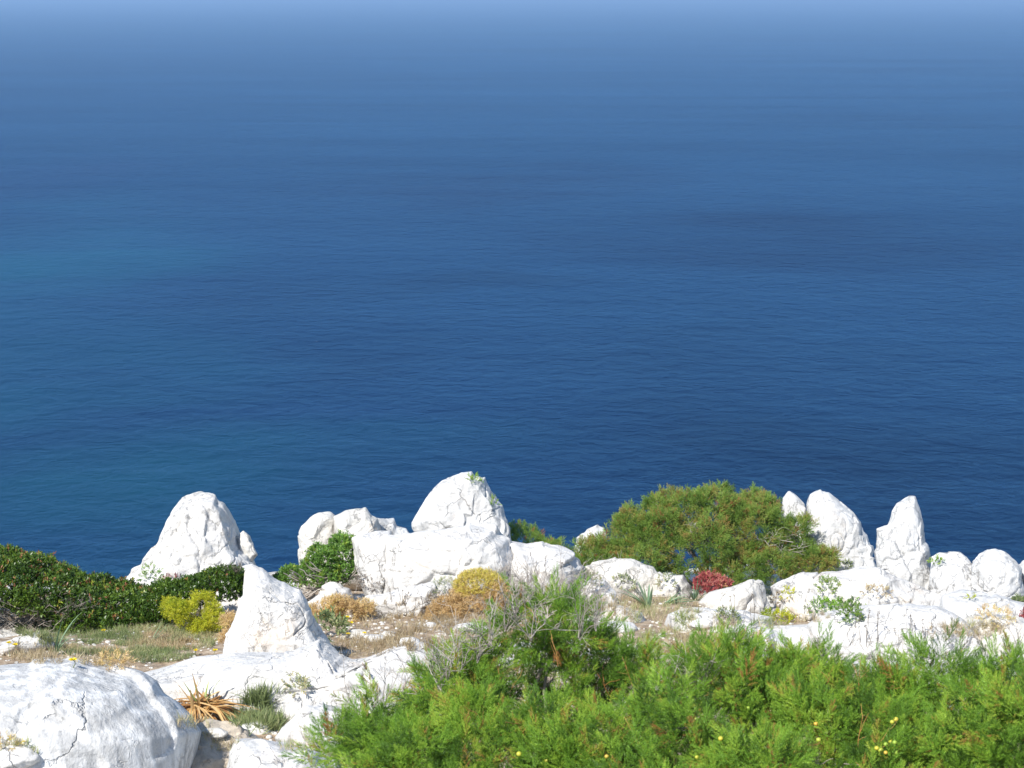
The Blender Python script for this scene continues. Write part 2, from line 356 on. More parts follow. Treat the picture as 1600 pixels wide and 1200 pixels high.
# ------------------------------------------------------------------ rocks
import bmesh
ICO = {}
def ico(s):
    if s not in ICO:
        bm = bmesh.new(); bmesh.ops.create_icosphere(bm, subdivisions=s, radius=1)
        bm.verts.ensure_lookup_table()
        ICO[s] = (np.array([v.co[:] for v in bm.verts]), np.array([[v.index for v in f.verts] for f in bm.faces])); bm.free()
    return ICO[s]
rockno = [0]
def rock(label, outline, base, mat=M_ROCK, D=None, n=2.6, cuts=9, amp=1.0, sub=6, name='boulder', cat='rock', dy=0, group=None, keep=True, crack=1.0, Y=None):
    global bvn
    rockno[0] += 1; seed = rockno[0]*31; rr = np.random.default_rng(seed)
    if Y is None: Y = Yg(base)
    Y += dy
    ol = np.array(outline, float); c0 = (ol.min(0)+ol.max(0))/2
    # centroid by area
    x, y = ol[:, 0], ol[:, 1]; x1, y1 = np.roll(x, -1), np.roll(y, -1); cr = x*y1-x1*y; A = cr.sum()/2
    c0 = np.array([((x+x1)*cr).sum()/(6*A), ((y+y1)*cr).sum()/(6*A)])
    s = mpp(Y)
    wd = (x.max()-x.min())*s; ht = (y.max()-y.min())*s
    if D is None: D = .42*min(wd, ht*1.6)
    Yc = Y+.45*D
    C = at(c0[0], c0[1], Yc); d = ray(c0[0], c0[1]).normalized()
    r = Vector((d.y, -d.x, 0)).normalized(); u = r.cross(d).normalized(); s = mpp(Yc)*(ray(c0[0], c0[1]).length)/ray(c0[0], c0[1]).y
    s = (C-Vector((0, 0, CH))).length*2*TH/1600*cp*1.0/ (1/ray(c0[0], c0[1]).length)/cp  # metres per pixel on the plane facing the eye
    s = (C-Vector((0, 0, CH))).length/ray(c0[0], c0[1]).length*2*TH/1600
    # outline in polar form
    P = ol-c0; dens = []
    for i in range(len(P)):
        a, b_ = P[i], P[(i+1) % len(P)]; k = max(2, int(np.hypot(*(b_-a))/1.0))
        dens.append(a+(b_-a)*np.linspace(0, 1, k, endpoint=False)[:, None])
    dens = np.concatenate(dens); th = np.arctan2(-dens[:, 1], dens[:, 0]); rad = np.hypot(dens[:, 0], dens[:, 1])
    tb = np.linspace(-math.pi, math.pi, 361); rb = np.zeros(361)
    o = np.argsort(th); rb = np.interp(tb, th[o], rad[o], period=2*math.pi)
    kx = np.sort(rr.uniform(-math.pi, math.pi, int(min(70, max(18, (x.max()-x.min()+y.max()-y.min())/7))))); ky = rr.normal(size=len(kx))
    rb = rb+np.interp(tb, kx, ky, period=2*math.pi)*min(1.6, .012*(y.max()-y.min()))*amp; rb[0] = rb[-1]
    U, T = ico(sub); U = U.copy()
    # chisel facets that spare the outline
    for _ in range(cuts):
        nv = rr.normal(size=3); nv /= np.linalg.norm(nv)
        if abs(nv[1]) < .4: nv[1] = .45*np.sign(nv[1]); nv /= np.linalg.norm(nv)
        hh = max(rr.uniform(.66, .92), math.sqrt(1-nv[1]**2)*.985); e = U@nv-hh; e = np.clip(e, 0, None); U -= e[:, None]*nv*.9
    inpl = np.hypot(U[:, 0], U[:, 2]); ang = np.arctan2(U[:, 2], U[:, 0])
    rin = np.interp(ang, tb, rb)*s
    mag = np.clip(inpl, 0, 1); mag2 = 1-(1-mag)**(n/2.0) if n < 2 else mag
    dep = np.sign(U[:, 1])*np.abs(U[:, 1])**(2/n)
    L = np.stack([rin*mag2*np.cos(ang), dep*D, rin*mag2*np.sin(ang)], 1)
    W = np.array(C)[None]+L[:, 0:1]*np.array(r)+L[:, 2:3]*np.array(u)+L[:, 1:2]*np.array(d)
    nr = L/np.maximum(np.linalg.norm(L, axis=1, keepdims=True), 1e-6)
    NW = nr[:, 0:1]*np.array(r)+nr[:, 2:3]*np.array(u)+nr[:, 1:2]*np.array(d)
    size = min(wd, ht); off = rr.uniform(0, 50, 3)
    q = W+off
    front = np.clip(np.abs(U[:, 1])*1.6, .12, 1)
    A1 = .026*size*amp; disp = A1*fbm(q*(2.2/size), 3, seed)*front
    for ks, tl, of in ((int(12+16*size), .09, .009), (int(60+80*size), .075, .003)):      # fractured facets, each with its own tilt
        S = W[rr.integers(0, len(W), ks)]; G_ = rr.normal(size=(ks, 3))*tl*amp; O = rr.normal(size=ks)*of*size**.5*amp
        acc = np.zeros(len(W)); wsum = np.zeros(len(W)); qq = W+.06*size*np.stack([fbm(q*5/size**.5, 2, seed+30+a_) for a_ in range(3)], 1)
        dm = np.full(len(W), 9.)
        for j in range(ks): dm = np.minimum(dm, np.linalg.norm((qq-S[j])*np.array([1, 1, .75]), axis=1))
        for j in range(ks):
            dj = np.linalg.norm((qq-S[j])*np.array([1, 1, .75]), axis=1); wj = np.exp(-(dj-dm)/(.003+.002*size))
            acc += wj*(O[j]+(W-S[j])@G_[j]); wsum += wj
        disp += acc/wsum*np.clip(front+.15, 0, 1)
    rid = 1-np.abs(fbm(q*np.array([2.6, 2.6, 1.8])/max(size, .25)**.5, 4, seed+5))*2.2
    disp += .016*size**.7*amp*(rid-.5)*front
    disp += .007*amp*fbm(q*11, 4, seed+8, .6)
    g = fbm(q*2.3*np.array([1, 1, .7]), 3, seed+9); disp -= crack*.020*np.exp(-(g/.016)**2)*front*(vnoise(q*1.1+9, 5) > -.1)
    g = fbm(q*4.3, 3, seed+11); disp -= crack*.010*np.exp(-(g/.03)**2)*(vnoise(q*1.5, 3) > .0)
    st = vnoise(np.stack([q[:, 0]*.7, q[:, 1]*.7, (q[:, 2]+q[:, 0]*.25)*7/size**.5], 1), seed+14)
    disp += .008*amp*size*st*front
    W = W+NW*disp[:, None]
    o = link(name, W, T, mat, smooth=True); tag(o, label, cat, group)
    if keep: BV.append(W); BT.append(T+bvn); bvn += len(W)
    return o
G = 'white limestone outcrops along the cliff edge'
rock('big conical white boulder with rounded peak above the left hedge', [(289,778),(317,772),(339,779),(360,795),(370,819),(377,842),(390,872),(396,892),(390,950),(340,980),(230,980),(180,960),(172,935),(186,918),(194,903),(208,885),(226,874),(249,845),(262,815),(275,796)], 948, D=.55, sub=7, cuts=12)
rock('small rough knob clinging to the right side of the conical boulder', [(372,836),(381,829),(391,838),(396,852),(402,868),(394,878),(382,884),(370,870)], 945, D=.09, sub=5, dy=.1, mat=M_ROCKD, name='stone', crack=.4)
rock('white rock foot joining the conical boulder and the leaning wedge', [(330,925),(352,902),(372,888),(394,883),(411,890),(421,906),(430,930),(430,985),(340,985)], 958, D=.26, sub=6, cuts=8)
rock('leaning white wedge rock right of the dark hedge', [(386,893),(398,885),(416,888),(430,899),(450,912),(472,926),(484,950),(498,980),(514,1006),(532,1026),(566,1042),(555,1075),(440,1100),(372,1075),(348,1030),(354,990),(368,962),(381,930)], 1040, D=.36, sub=7, cuts=10, n=3, amp=.8)
rock('rounded pale rock at the foot of the leaning wedge rock', [(372,988),(394,983),(428,994),(452,1010),(464,1030),(450,1050),(385,1050),(362,1015)], 1040, D=.30, sub=6, cuts=6, mat=M_ROCKP)
rock('tall left block with a rounded shoulder behind the green bush', [(466,860),(467,838),(472,822),(485,808),(498,801),(519,800),(527,806),(532,850),(530,930),(470,930)], 920, D=.25, sub=6, mat=M_ROCKD, dy=.3)
rock('middle pitted block with flat top behind the green bush', [(522,806),(540,797),(558,794),(573,795),(582,804),(592,810),(596,850),(590,920),(530,925),(520,850)], 920, D=.25, sub=6, mat=M_ROCKD, dy=.25)
rock('low grey step of rock beside the pitted block', [(585,808),(600,810),(616,811),(620,822),(635,826),(641,836),(645,870),(620,900),(585,900),(580,850)], 915, D=.22, sub=5, mat=M_ROCKG, dy=.35)
rock('big rounded boulder perched on the long white ridge', [(645,822),(645,811),(656,791),(671,767),(690,749),(716,740),(737,737),(742,745),(758,747),(764,759),(774,772),(780,782),(788,789),(790,807),(794,824),(797,845),(780,862),(740,868),(690,862),(652,845)], 905, D=.42, sub=7, cuts=14, mat=M_ROCKP, dy=.25)
rock('white left end of the ridge with a vertical crack beside it', [(548,838),(565,832),(590,828),(612,830),(616,880),(618,940),(600,965),(575,950),(562,910),(554,870)], 940, D=.35, sub=6)
rock('long white ridge slab under the perched boulder', [(598,834),(645,833),(669,828),(713,821),(755,820),(776,823),(782,834),(802,846),(820,880),(815,960),(740,985),(650,975),(604,950),(596,890)], 945, D=.55, sub=7, cuts=14, n=3)
rock('white ridge end sloping down behind the bare grey shrub', [(795,845),(823,850),(847,848),(873,853),(891,862),(907,875),(912,890),(905,930),(880,965),(800,975),(780,920)], 945, D=.42, sub=6, cuts=10)
rock('flat white slab below the green bush', [(470,950),(500,925),(530,915),(548,920),(552,935),(530,955),(490,965)], 948, D=.2, sub=5)
rock('low white rock shelf behind the dry cushions', [(555,945),(575,930),(600,928),(640,915),(690,905),(715,915),(715,950),(650,975),(590,972)], 958, D=.24, sub=6)
rock('white boulder with an ochre hollow on top', [(908,892),(931,877),(959,871),(991,873),(1004,880),(1020,885),(1030,900),(1032,930),(1000,965),(930,965),(905,930)], 938, D=.33, sub=6, cuts=12, mat=M_ROCKD)
rock('cream boulder behind the strap leaved plants', [(1020,900),(1030,894),(1051,898),(1067,898),(1078,914),(1082,930),(1070,960),(1030,965),(1015,930)], 940, D=.2, sub=5, mat=M_ROCKD)
rock('small white rock in front of the ochre hollow boulder', [(900,915),(920,902),(945,905),(962,925),(968,948),(940,965),(900,960)], 952, D=.16, sub=5)
rock('thin white ledge below the strap leaved plants', [(893,956),(912,944),(940,941),(972,947),(1003,957),(1012,975),(990,990),(900,990)], 975, D=.2, sub=5, cuts=6)
rock('lone small white rock at the cliff edge behind the juniper', [(898,856),(902,841),(917,828),(933,819),(944,826),(947,838),(950,870),(930,890),(900,885)], 885, D=.16, sub=5, Y=17.6)
rock('narrow pointed rock spire, smallest of the three spires', [(1220,800),(1220,780),(1230,769),(1241,775),(1256,790),(1258,815),(1262,880),(1260,930),(1222,930),(1218,860)], 912, D=.2, sub=6, mat=M_ROCKP, dy=.15, n=3.2)
rock('broad rounded spire of white rock in the middle', [(1259,792),(1264,777),(1278,770),(1292,771),(1312,786),(1330,798),(1350,829),(1364,855),(1368,884),(1368,930),(1320,945),(1268,940),(1262,860)], 915, D=.34, sub=7, cuts=10, mat=M_ROCKP, n=3.2)
rock('tallest pointed white spire with a straight right edge', [(1370,842),(1368,829),(1384,820),(1390,800),(1397,787),(1416,777),(1425,777),(1433,797),(1442,835),(1451,864),(1457,900),(1462,945),(1430,965),(1385,960),(1368,910)], 935, D=.30, sub=7, cuts=8, mat=M_ROCKP, n=3.4)
rock('squat pale block right of the tallest spire', [(1453,872),(1465,864),(1479,862),(1496,862),(1508,869),(1519,884),(1526,930),(1520,975),(1460,970),(1450,920)], 945, D=.28, sub=6, mat=M_ROCKP)
rock('grey shaded slab leaning on the right hand block', [(1516,885),(1524,874),(1534,880),(1550,915),(1552,940),(1530,945),(1518,925)], 945, D=.1, sub=5, mat=M_ROCKG, dy=-.1)
rock('tall rounded block at the right end of the cliff edge', [(1519,882),(1528,867),(1540,860),(1551,858),(1566,862),(1583,875),(1592,886),(1600,930),(1600,985),(1530,985),(1524,930)], 950, D=.32, sub=6, mat=M_ROCKP)
rock('white rock cut off by the right border of the view', [(1586,884),(1600,877),(1640,880),(1670,920),(1660,980),(1595,980),(1588,930)], 950, D=.3, sub=6, mat=M_ROCKP, dy=.2)
rock('broad white ridge at the feet of the spires', [(1262,915),(1284,899),(1318,894),(1338,887),(1370,887),(1392,898),(1428,910),(1460,921),(1490,930),(1500,960),(1440,985),(1330,975),(1275,960)], 950, D=.42, sub=7, cuts=12, amp=.7)
rock('flat rock floor between ridge and right end blocks', [(1470,935),(1500,925),(1560,930),(1610,940),(1640,970),(1600,1010),(1500,1010),(1465,970)], 975, D=.4, sub=6, cuts=6, mat=M_ROCKP)
rock('rounded cream boulder right of the red shrub', [(1091,945),(1109,927),(1141,919),(1169,905),(1178,903),(1190,907),(1196,918),(1204,955),(1180,985),(1110,975)], 956, D=.26, sub=6, mat=M_ROCKD)
rock('small white boulder between the juniper and ridge', [(1203,918),(1235,901),(1255,894),(1275,893),(1284,907),(1290,935),(1260,965),(1212,960)], 945, D=.22, sub=6)
rock('triangular white rock with weeds on both sides', [(1217,962),(1229,936),(1243,924),(1263,924),(1289,938),(1312,952),(1300,980),(1240,990)], 972, D=.2, sub=6, mat=M_ROCKD)
rock('flat white slab in front of the cream boulder', [(1038,980),(1043,962),(1070,952),(1109,951),(1154,953),(1180,957),(1205,961),(1210,980),(1200,1010),(1120,1020),(1050,1020)], 985, D=.40, sub=6, cuts=6)
rock('small white rock peeping over the foreground juniper', [(1152,1020),(1169,999),(1183,981),(1206,983),(1213,1000),(1212,1040),(1180,1055),(1150,1045)], 1030, D=.2, sub=6)
rock('little white rock left of the long flat slab', [(1222,995),(1230,984),(1246,979),(1266,982),(1282,1000),(1270,1025),(1232,1025)], 1010, D=.16, sub=5)
rock('long flat white slab above the foreground juniper', [(1262,985),(1285,966),(1310,957),(1341,950),(1387,945),(1430,943),(1462,944),(1487,953),(1516,972),(1530,990),(1540,1030),(1440,1060),(1320,1055),(1265,1020)], 1015, D=.55, sub=7, cuts=12, n=3, amp=.5)
rock('pale slab sloping away at the right border', [(1500,975),(1540,960),(1600,965),(1660,975),(1670,1030),(1560,1040),(1510,1020)], 1015, D=.4, sub=6, cuts=6, mat=M_ROCKD)
rock('huge grey streaked boulder filling the bottom left corner', [(-120,1060),(-40,1042),(0,1037),(52,1036),(79,1032),(105,1035),(118,1032),(131,1037),(150,1045),(184,1054),(223,1066),(246,1083),(256,1103),(278,1118),(297,1139),(311,1166),(306,1184),(290,1240),(180,1330),(-60,1330),(-160,1200)], 1240, D=.85, sub=7, cuts=2, mat=M_ROCKG, amp=.5, n=2.4, crack=.1)
rock('long smooth white slab across the lower left', [(157,1049),(223,1042),(262,1034),(315,1021),(386,1018),(460,1020),(500,1005),(528,1024),(544,1034),(572,1034),(612,1019),(633,1010),(662,1013),(690,1024),(730,1060),(700,1150),(600,1190),(480,1180),(380,1160),(250,1130),(170,1090)], 1108, D=.8, sub=7, cuts=16, amp=.8, n=3)
rock('smooth white rock beside the foreground juniper', [(432,1150),(449,1129),(470,1111),(486,1102),(507,1099),(530,1108),(570,1130),(580,1180),(520,1210),(450,1190)], 1170, D=.22, sub=6)
rock('pale grey rock at the bottom edge', [(362,1170),(372,1153),(412,1155),(447,1165),(494,1176),(540,1200),(540,1260),(380,1290),(350,1230)], 1240, D=.4, sub=6, mat=M_ROCKP)
rock('brown stained rock in the bottom gully', [(262,1162),(290,1134),(330,1124),(370,1134),(402,1154),(430,1186),(440,1260),(280,1270),(240,1200)], 1205, D=.45, sub=6, mat=M_ROCKB, cuts=12)
rock('low white rock under the brown twigs at the left border', [(-30,1005),(10,1000),(40,992),(70,991),(82,998),(84,1015),(40,1028),(-30,1030)], 1018, D=.18, sub=5)
# beyond the borders of the view
rock('white outcrop beyond the left border', [(-330,1000),(-260,960),(-180,950),(-130,990),(-120,1080),(-300,1090)], 1050, D=.5, sub=6, Y=11.5)
rock('white outcrop beyond the right border', [(1680,930),(1740,890),(1800,900),(1850,960),(1840,1040),(1700,1040)], 1000, D=.5, sub=6)

SB = BVHTree.FromPolygons([tuple(p) for p in np.concatenate(BV)], np.concatenate(BT).tolist())
EYE = Vector((0, 0, CH))
def hit(px, py):
    d = ray(px, py).normalized(); p, nrm, _, dist = SB.ray_cast(EYE, d, 60)
    if p is None: Y = Yg(py); p = at(px, py, Y); nrm = Vector((0, 0, 1))
    return np.array(p), np.array(nrm)
def down(x, y):
    p, nrm, _, _ = SB.ray_cast(Vector((x, y, CH+2)), Vector((0, 0, -1)), 80)
    return np.array(p) if p is not None else np.array([x, y, CH-4])

# ------------------------------------------------------------------ loose stones on the soil (individual) and gravel
U2, T2 = ico(2)
def stone_mesh(mb, p, r, seed):
    k = np.random.default_rng(seed); q = U2*np.array([k.uniform(.8, 1.3), k.uniform(.7, 1.1), k.uniform(.5, .8)])
    q = q*(1+.25*fbm(U2*1.4+seed, 3, 5))[:, None]; mb.add(q*r+p, T2, k.uniform(0, 1))
mb = MB(); cnt = 0
for px, py, rx, ry, k in SOIL:
    for _ in range(int(rx*ry/26)):
        a = rng.uniform(0, 2*math.pi); q = math.sqrt(rng.uniform())
        p, nr = hit(px+rx*q*math.cos(a), py+ry*q*math.sin(a))
        if abs(p[2]-gz(np.array([p[0]]), np.array([p[1]]))[0]) > .02: continue
        stone_mesh(mb, p, rng.uniform(.004, .009)*rng.uniform(1, 2.2), cnt); cnt += 1
tag(mb.build('gravel', M_ROCKD), 'small pale stones scattered over the brown soil', 'gravel', kind='stuff')
for i, (px, py, r, lab) in enumerate([(556, 995, .06, 'white stone with a yellow flower beside it'), (585, 1000, .05, 'white stone right of the yellow flowers'), (640, 1003, .035, 'small white stone amid dry grass'),
        (608, 992, .03, 'tiny white stone in brown stubble'), (736, 985, .07, 'white stone at the edge of the tan dry shrub'), (672, 978, .03, 'pebble sized white stone left of the tan dry shrub'),
        (905, 945, .06, 'white stone beneath the bare grey shrub'), (925, 972, .06, 'white stone just above the foreground juniper'), (968, 985, .08, 'flat white stone below the strap leaved plants'),
        (520, 918, .05, 'pale stone among grey roots under the green bush'), (1095, 975, .05, 'white stone left of the flat slab weeds'), (400, 1140, .05, 'pale stone at the foot of the grey green tuft'),
        (335, 1146, .032, 'pale stone below the withered strap leaves'), (20, 1185, .06, 'yellowish stone in the bottom left corner')]):
    p, nr = hit(px, py); U3, T3 = ico(4); k = np.random.default_rng(i+50)
    q = U3*np.array([1.35, 1, .62]); q = q*(1+.3*fbm(U3*1.3+i*3, 4, i))[:, None]
    tag(link('stone', q*r*1.3+p, T3, M_ROCK if i % 3 else M_ROCKD, smooth=True), lab, 'stone', 'loose white stones on the soil')

# ------------------------------------------------------------------ foliage templates
def tpl(mb): V, T, t = mb.get(); return V, T, t-.5
def needle_tuft(L, n_, nl, nw, tb=0):
    mb = MB()
    for i in range(n_):
        f = (i+.5)/n_; z = f*L; a = i*2.4+rng.uniform(-.4, .4)
        d = np.array([math.cos(a)*.75, math.sin(a)*.75, 1.0-.2*f])
        V, T = tri(np.array([0, 0, z]), d, nl*(1.15-.5*f)*rng.uniform(.8, 1.2), nw); mb.add(V, T, .5+tb)
    V, T = tri(np.zeros(3), np.array([0, 0, 1.]), L*1.15, nw*1.1); mb.add(V, T, .5+tb)
    return tpl(mb)
def plume(L, tufts, k, width, ts):
    """a feathery shoot: tufts leaving a stem"""
    mb = MB(); bend = rng.normal(size=2)*.18
    for i in range(k):
        f = (i+.3)/k; z = f*L; a = i*2.39996+rng.uniform(-.3, .3)
        r0 = width*(1-f)**.8*rng.uniform(.05, .5)
        p = np.array([math.cos(a)*r0+bend[0]*z*f, math.sin(a)*r0+bend[1]*z*f, z])
        d = np.array([math.cos(a)*(1-.7*f), math.sin(a)*(1-.7*f), .75+.7*f]); d /= np.linalg.norm(d)
        V, T, t = tufts[rng.integers(len(tufts))]; X, Y, Z = basis(d[None]); S = ts*rng.uniform(.7, 1.2)*(1.1-.35*f)
        W = (V[:, 0:1]*X+V[:, 1:2]*Y+V[:, 2:3]*Z)*S+p
        mb.add(W, T, .5+.10*f+rng.normal()*.05)
    return tpl(mb)
TUF = [needle_tuft(.042, 26, .015, .0019) for _ in range(5)]
PLU = [plume(rng.uniform(.11, .17), TUF, 26, .05, 1.0) for _ in range(8)]
TUFC = [needle_tuft(.05, 11, .026, .0055) for _ in range(4)]
PLUC = [plume(.085, TUFC, 9, .05, .9) for _ in range(6)]
def leaf_cluster(L, k, ll, lw, spread=1.0):
    mb = MB()
    for i in range(k):
        f = (i+.5)/k; a = i*2.4+rng.uniform(-.4, .4)
        d = np.array([math.cos(a)*spread, math.sin(a)*spread, .9]); p = np.array([0, 0, f*L])
        V, T = blade(p, d, ll*rng.uniform(.7, 1.2), lw, bend=rng.uniform(-.3, .3)); mb.add(V, T, .5+rng.normal()*.1)
    return tpl(mb)
LEAFY = [leaf_cluster(.05, 10, .028, .011) for _ in range(6)]
LEAFB = [leaf_cluster(.06, 9, .038, .013, .7) for _ in range(6)]
FINE = [leaf_cluster(.03, 10, .018, .003, 1.1) for _ in range(6)]
SMALL = [leaf_cluster(.03, 8, .016, .006, 1.0) for _ in range(6)]

def lobes_px(L, Y):
    """(px, py, rx px, ry px, depth offset, depth radius px) -> centres and radii in metres"""
    out = []
    for px, py, rx, ry, dy, rz in L:
        c = at(px, py, Y+dy); s = mpp(Y+dy); out.append((np.array(c), np.array([rx*s, rz*s, ry*s])))
    return out
def clumped(lobes, k, rel, keep=.8):
    """each lobe broken up into smaller rounded clumps over its surface"""
    out = []
    for c, r in lobes:
        out.append((c, r*keep))
        u = rng.normal(size=(k, 3)); u /= np.linalg.norm(u, axis=1, keepdims=True); u = u[u[:, 2] > -.5]
        for q in u: out.append((c+q*r*rng.uniform(.68, .92), np.full(3, float(r.mean()))*rel*rng.uniform(.7, 1.3)*np.array([1, 1, .9])))
    return out
def sample(lobes, per_m2, inner=.35, lump=.15, seed=0, zmin=-.45):
    """points on the lumpy surface of the lobes, with outward directions, a share lying deeper"""
    P = []; D = []
    for k, (c, r) in enumerate(lobes):
        area = 4*math.pi*((r[0]*r[1])**1.6/3+(r[0]*r[2])**1.6/3+(r[1]*r[2])**1.6/3)**(1/1.6)
        n_ = int(area*per_m2); u = rng.normal(size=(n_, 3)); u /= np.linalg.norm(u, axis=1, keepdims=True)
        u = u[u[:, 2] > zmin]
        q = np.where(rng.uniform(size=len(u)) < inner, rng.uniform(.55, .95, len(u)), rng.uniform(.93, 1.03, len(u)))
        q = q*(1+lump*fbm(u*2.2+k*9+seed, 3, seed))
        p = c+u*r*q[:, None]; nn_ = u/r; nn_ /= np.linalg.norm(nn_, axis=1, keepdims=True)
        ok = np.ones(len(p), bool)
        for j, (c2, r2) in enumerate(lobes):
            if j != k: ok &= (((p-c2)/r2)**2).sum(1) > .62
        P.append(p[ok]); D.append(nn_[ok])
    return np.concatenate(P), np.concatenate(D)
def gaps(P, D, f, th, seed):
    k = fbm(P*f, 2, seed) > th; return P[k], D[k]
def shrub(name, label, cat, lobes, tpls, mat, per_m2, scale, up=.8, tint=(.45, .16), inner=.35, lump=.15, gap=None, trunk=None, group=None, zmin=-.45, jit=.35, red=.0, clump=None, crown='crown'):
    c = np.mean([l[0] for l in lobes], 0); base = down(c[0], c[1])
    root = thing(name, label, cat, base, group)
    P, D = sample(clumped(lobes, *clump) if clump else lobes, per_m2, inner, lump, seed=len(label), zmin=zmin)
    if gap: P, D = gaps(P, D, gap[0], gap[1], len(label))
    D = D+np.array([0, 0, up])+rng.normal(size=D.shape)*jit
    S = scale*rng.uniform(.65, 1.35, len(P)); tf = 3.0/max(.2, lobes[0][1][0])
    t = tint[0]+tint[1]*fbm(P*tf, 2, 77)*1.6+rng.normal(size=len(P))*tint[1]*.5
    t = np.clip(t, 0, .84)
    if red > 0: k = rng.uniform(size=len(P)) < red; t = np.where(k, rng.uniform(.9, 1.1, len(P)), t)
    mb = scatter(tpls, P, D, S, t); V, T, tt = mb.get()
    o = link(crown, V, T, mat, root, False, tt)
    # woody limbs from the base to every lobe
    if trunk:
        r0, n_ = trunk
        for i, (lc, lr) in enumerate(lobes[:n_]):
            tb = MB(); e = lc+np.array([0, 0, lr[2]*.45]); mid = (base*.5+e*.5)+rng.normal(size=3)*.08; mid[2] = base[2]*.6+e[2]*.4
            s_ = np.linspace(0, 1, 9)[:, None]; st = base+rng.normal(size=3)*np.array([.05, .05, 0])-np.array([0, 0, .05])
            pts = (1-s_)**2*st+2*s_*(1-s_)*mid+s_**2*e
            pts[1:-1] += rng.normal(size=(7, 3))*.012
            tube(tb, pts, r0, r0*.35, .4, 6)
            for _ in range(10):
                j = rng.integers(3, 9); dd = rng.normal(size=3)*.8; dd[2] = abs(dd[2])
                twigs(tb, pts[j], dd, float(lr.mean())*.42, r0*.2, 1, .7, rng.uniform(.4, 1), 3)
            tb.build('branch', M_TWIG, root)
    return root, P, D, base
def dead_twigs(root, pts, L, r, n_, depth=2, spread=.5, up=1.0, tint=(.6, .95), name='dead_twig'):
    mb = MB()
    for p in pts:
        for _ in range(n_):
            d = rng.normal(size=3)*.5; d[2] = abs(d[2])+up
            twigs(mb, np.array(p)+rng.normal(size=3)*.003, d, L*rng.uniform(.6, 1.2), r, depth, spread, rng.uniform(*tint), 3)
    return mb.build(name, M_TWIG, root)

# ------------------------------------------------------------------ the foreground junipers
FG = 'feathery green junipers in the foreground'
FJ = []
def fgj(label, L, Y, per=720, **kw):
    lb = lobes_px(L, Y); r = shrub('juniper_shrub', label, 'shrub', lb, PLU, M_JUN, per, .64, up=.32, tint=(.54, .36), inner=.12, lump=.3, jit=.6, clump=(10, .44, .36), gap=(7, -.34), trunk=(.016, 5), group=FG, red=.012, **kw)
    FJ.append((r, lb)); return r
fgj('tall dark juniper with bare grey twigs, peaking left of centre', [(860, 1052, 95, 100, .15, 110), (855, 985, 45, 45, .15, 60), (760, 1110, 95, 80, .05, 100), (950, 1095, 80, 90, .2, 90), (660, 1150, 90, 75, -.1, 100), (585, 1190, 80, 60, -.3, 90), (820, 1190, 120, 90, -.4, 100), (1000, 1110, 45, 80, .1, 70), (720, 1080, 50, 35, .25, 60), (690, 1230, 130, 70, -.5, 100), (560, 1240, 70, 40, -.35, 70), (860, 1250, 150, 80, -.7, 90)], 6.3)
fgj('bright juniper mound right of the tall dark one', [(1110, 1122, 105, 85, .1, 110), (1040, 1180, 110, 90, -.25, 110), (1190, 1110, 70, 75, .25, 90), (1060, 1075, 50, 50, .2, 60), (1100, 1250, 150, 90, -.5, 110), (980, 1230, 120, 90, -.2, 110)], 5.9)
fgj('juniper with orange brown stems in front of the long slab', [(1290, 1122, 95, 78, .15, 100), (1370, 1128, 85, 74, .1, 90), (1310, 1195, 130, 90, -.25, 110), (1245, 1078, 32, 52, .25, 60), (1300, 1260, 160, 80, -.5, 110)], 6.0)
fgj('bright green juniper running off the right border', [(1470, 1132, 80, 80, .15, 100), (1560, 1128, 90, 82, .1, 110), (1500, 1190, 130, 90, -.25, 110), (1650, 1128, 110, 90, 0, 110), (1590, 1200, 130, 100, -.3, 110), (1540, 1270, 160, 80, -.5, 110)], 5.9)
# stems, dead twigs, berries
def fbvh(o):
    V = np.empty(len(o.data.vertices)*3, np.float32); o.data.vertices.foreach_get('co', V)
    V = V.reshape(-1, 3)+np.array(o.parent.location)+np.array(o.location)
    T = np.empty(len(o.data.loops), np.int32); o.data.loops.foreach_get('vertex_index', T)
    return BVHTree.FromPolygons(V.tolist(), T.reshape(-1, 3).tolist())
roots = [f[0][0] for f in FJ]
trees = [fbvh([c for c in r.children if c.name.startswith('crown')][0]) for r in roots]
def fhit(px, py):
    best = None
    for i, t in enumerate(trees):
        p, _, _, d = t.ray_cast(EYE, ray(px, py).normalized(), 30)
        if p is not None and (best is None or d < best[1]): best = (i, d, p)
    return best
U1, T1 = ico(3)
for px, py in [(811,1178),(824,1190),(854,1188),(952,1174),(948,1182),(1081,1118),(1088,1124),(1083,1103),(1173,1119),(1164,1127),(1169,1106),(1126,1154),(885,1118),(1089,1183),
               (1279,1140),(1279,1156),(1242,1176),(1275,1131),(1394,1128),(1400,1124),(1473,1128),(1370,1169),(1384,1163),(1392,1160),(1398,1160),(1393,1170),(1379,1179),(1384,1176),(1400,1176),(1504,1100),(1376,1172)]:
    h_ = fhit(px, py)
    if h_:
        i, d, p = h_; d -= .012; c = np.array(EYE+ray(px, py).normalized()*d); r = rng.uniform(.006, .0088)
        link('berry', U1*r*np.array([1, 1, .92])+c, T1, M_BERRY, roots[i], True, np.full(len(U1), rng.choice([.05, .2, .35, .5, .8])))
def stems(root, lobes, n_, r, tint_mat, L):
    for _ in range(n_):
        c, rr_ = lobes[rng.integers(len(lobes))]; a = rng.uniform(0, 2*math.pi)
        p = c+np.array([math.cos(a)*rr_[0]*.5, -abs(math.sin(a))*rr_[1]*.8, rr_[2]*rng.uniform(.3, .75)])
        mb = MB(); twigs(mb, p, (rng.normal()*.35, -.25, 1), L*rng.uniform(.7, 1.3), r, 1, .45, rng.uniform(0, 1), 3)
        mb.build('stem', tint_mat, root)
M_STEM = leafmat('orange brown stem', [(0, (.36, .16, .05)), (1, (.55, .34, .10))], 0)
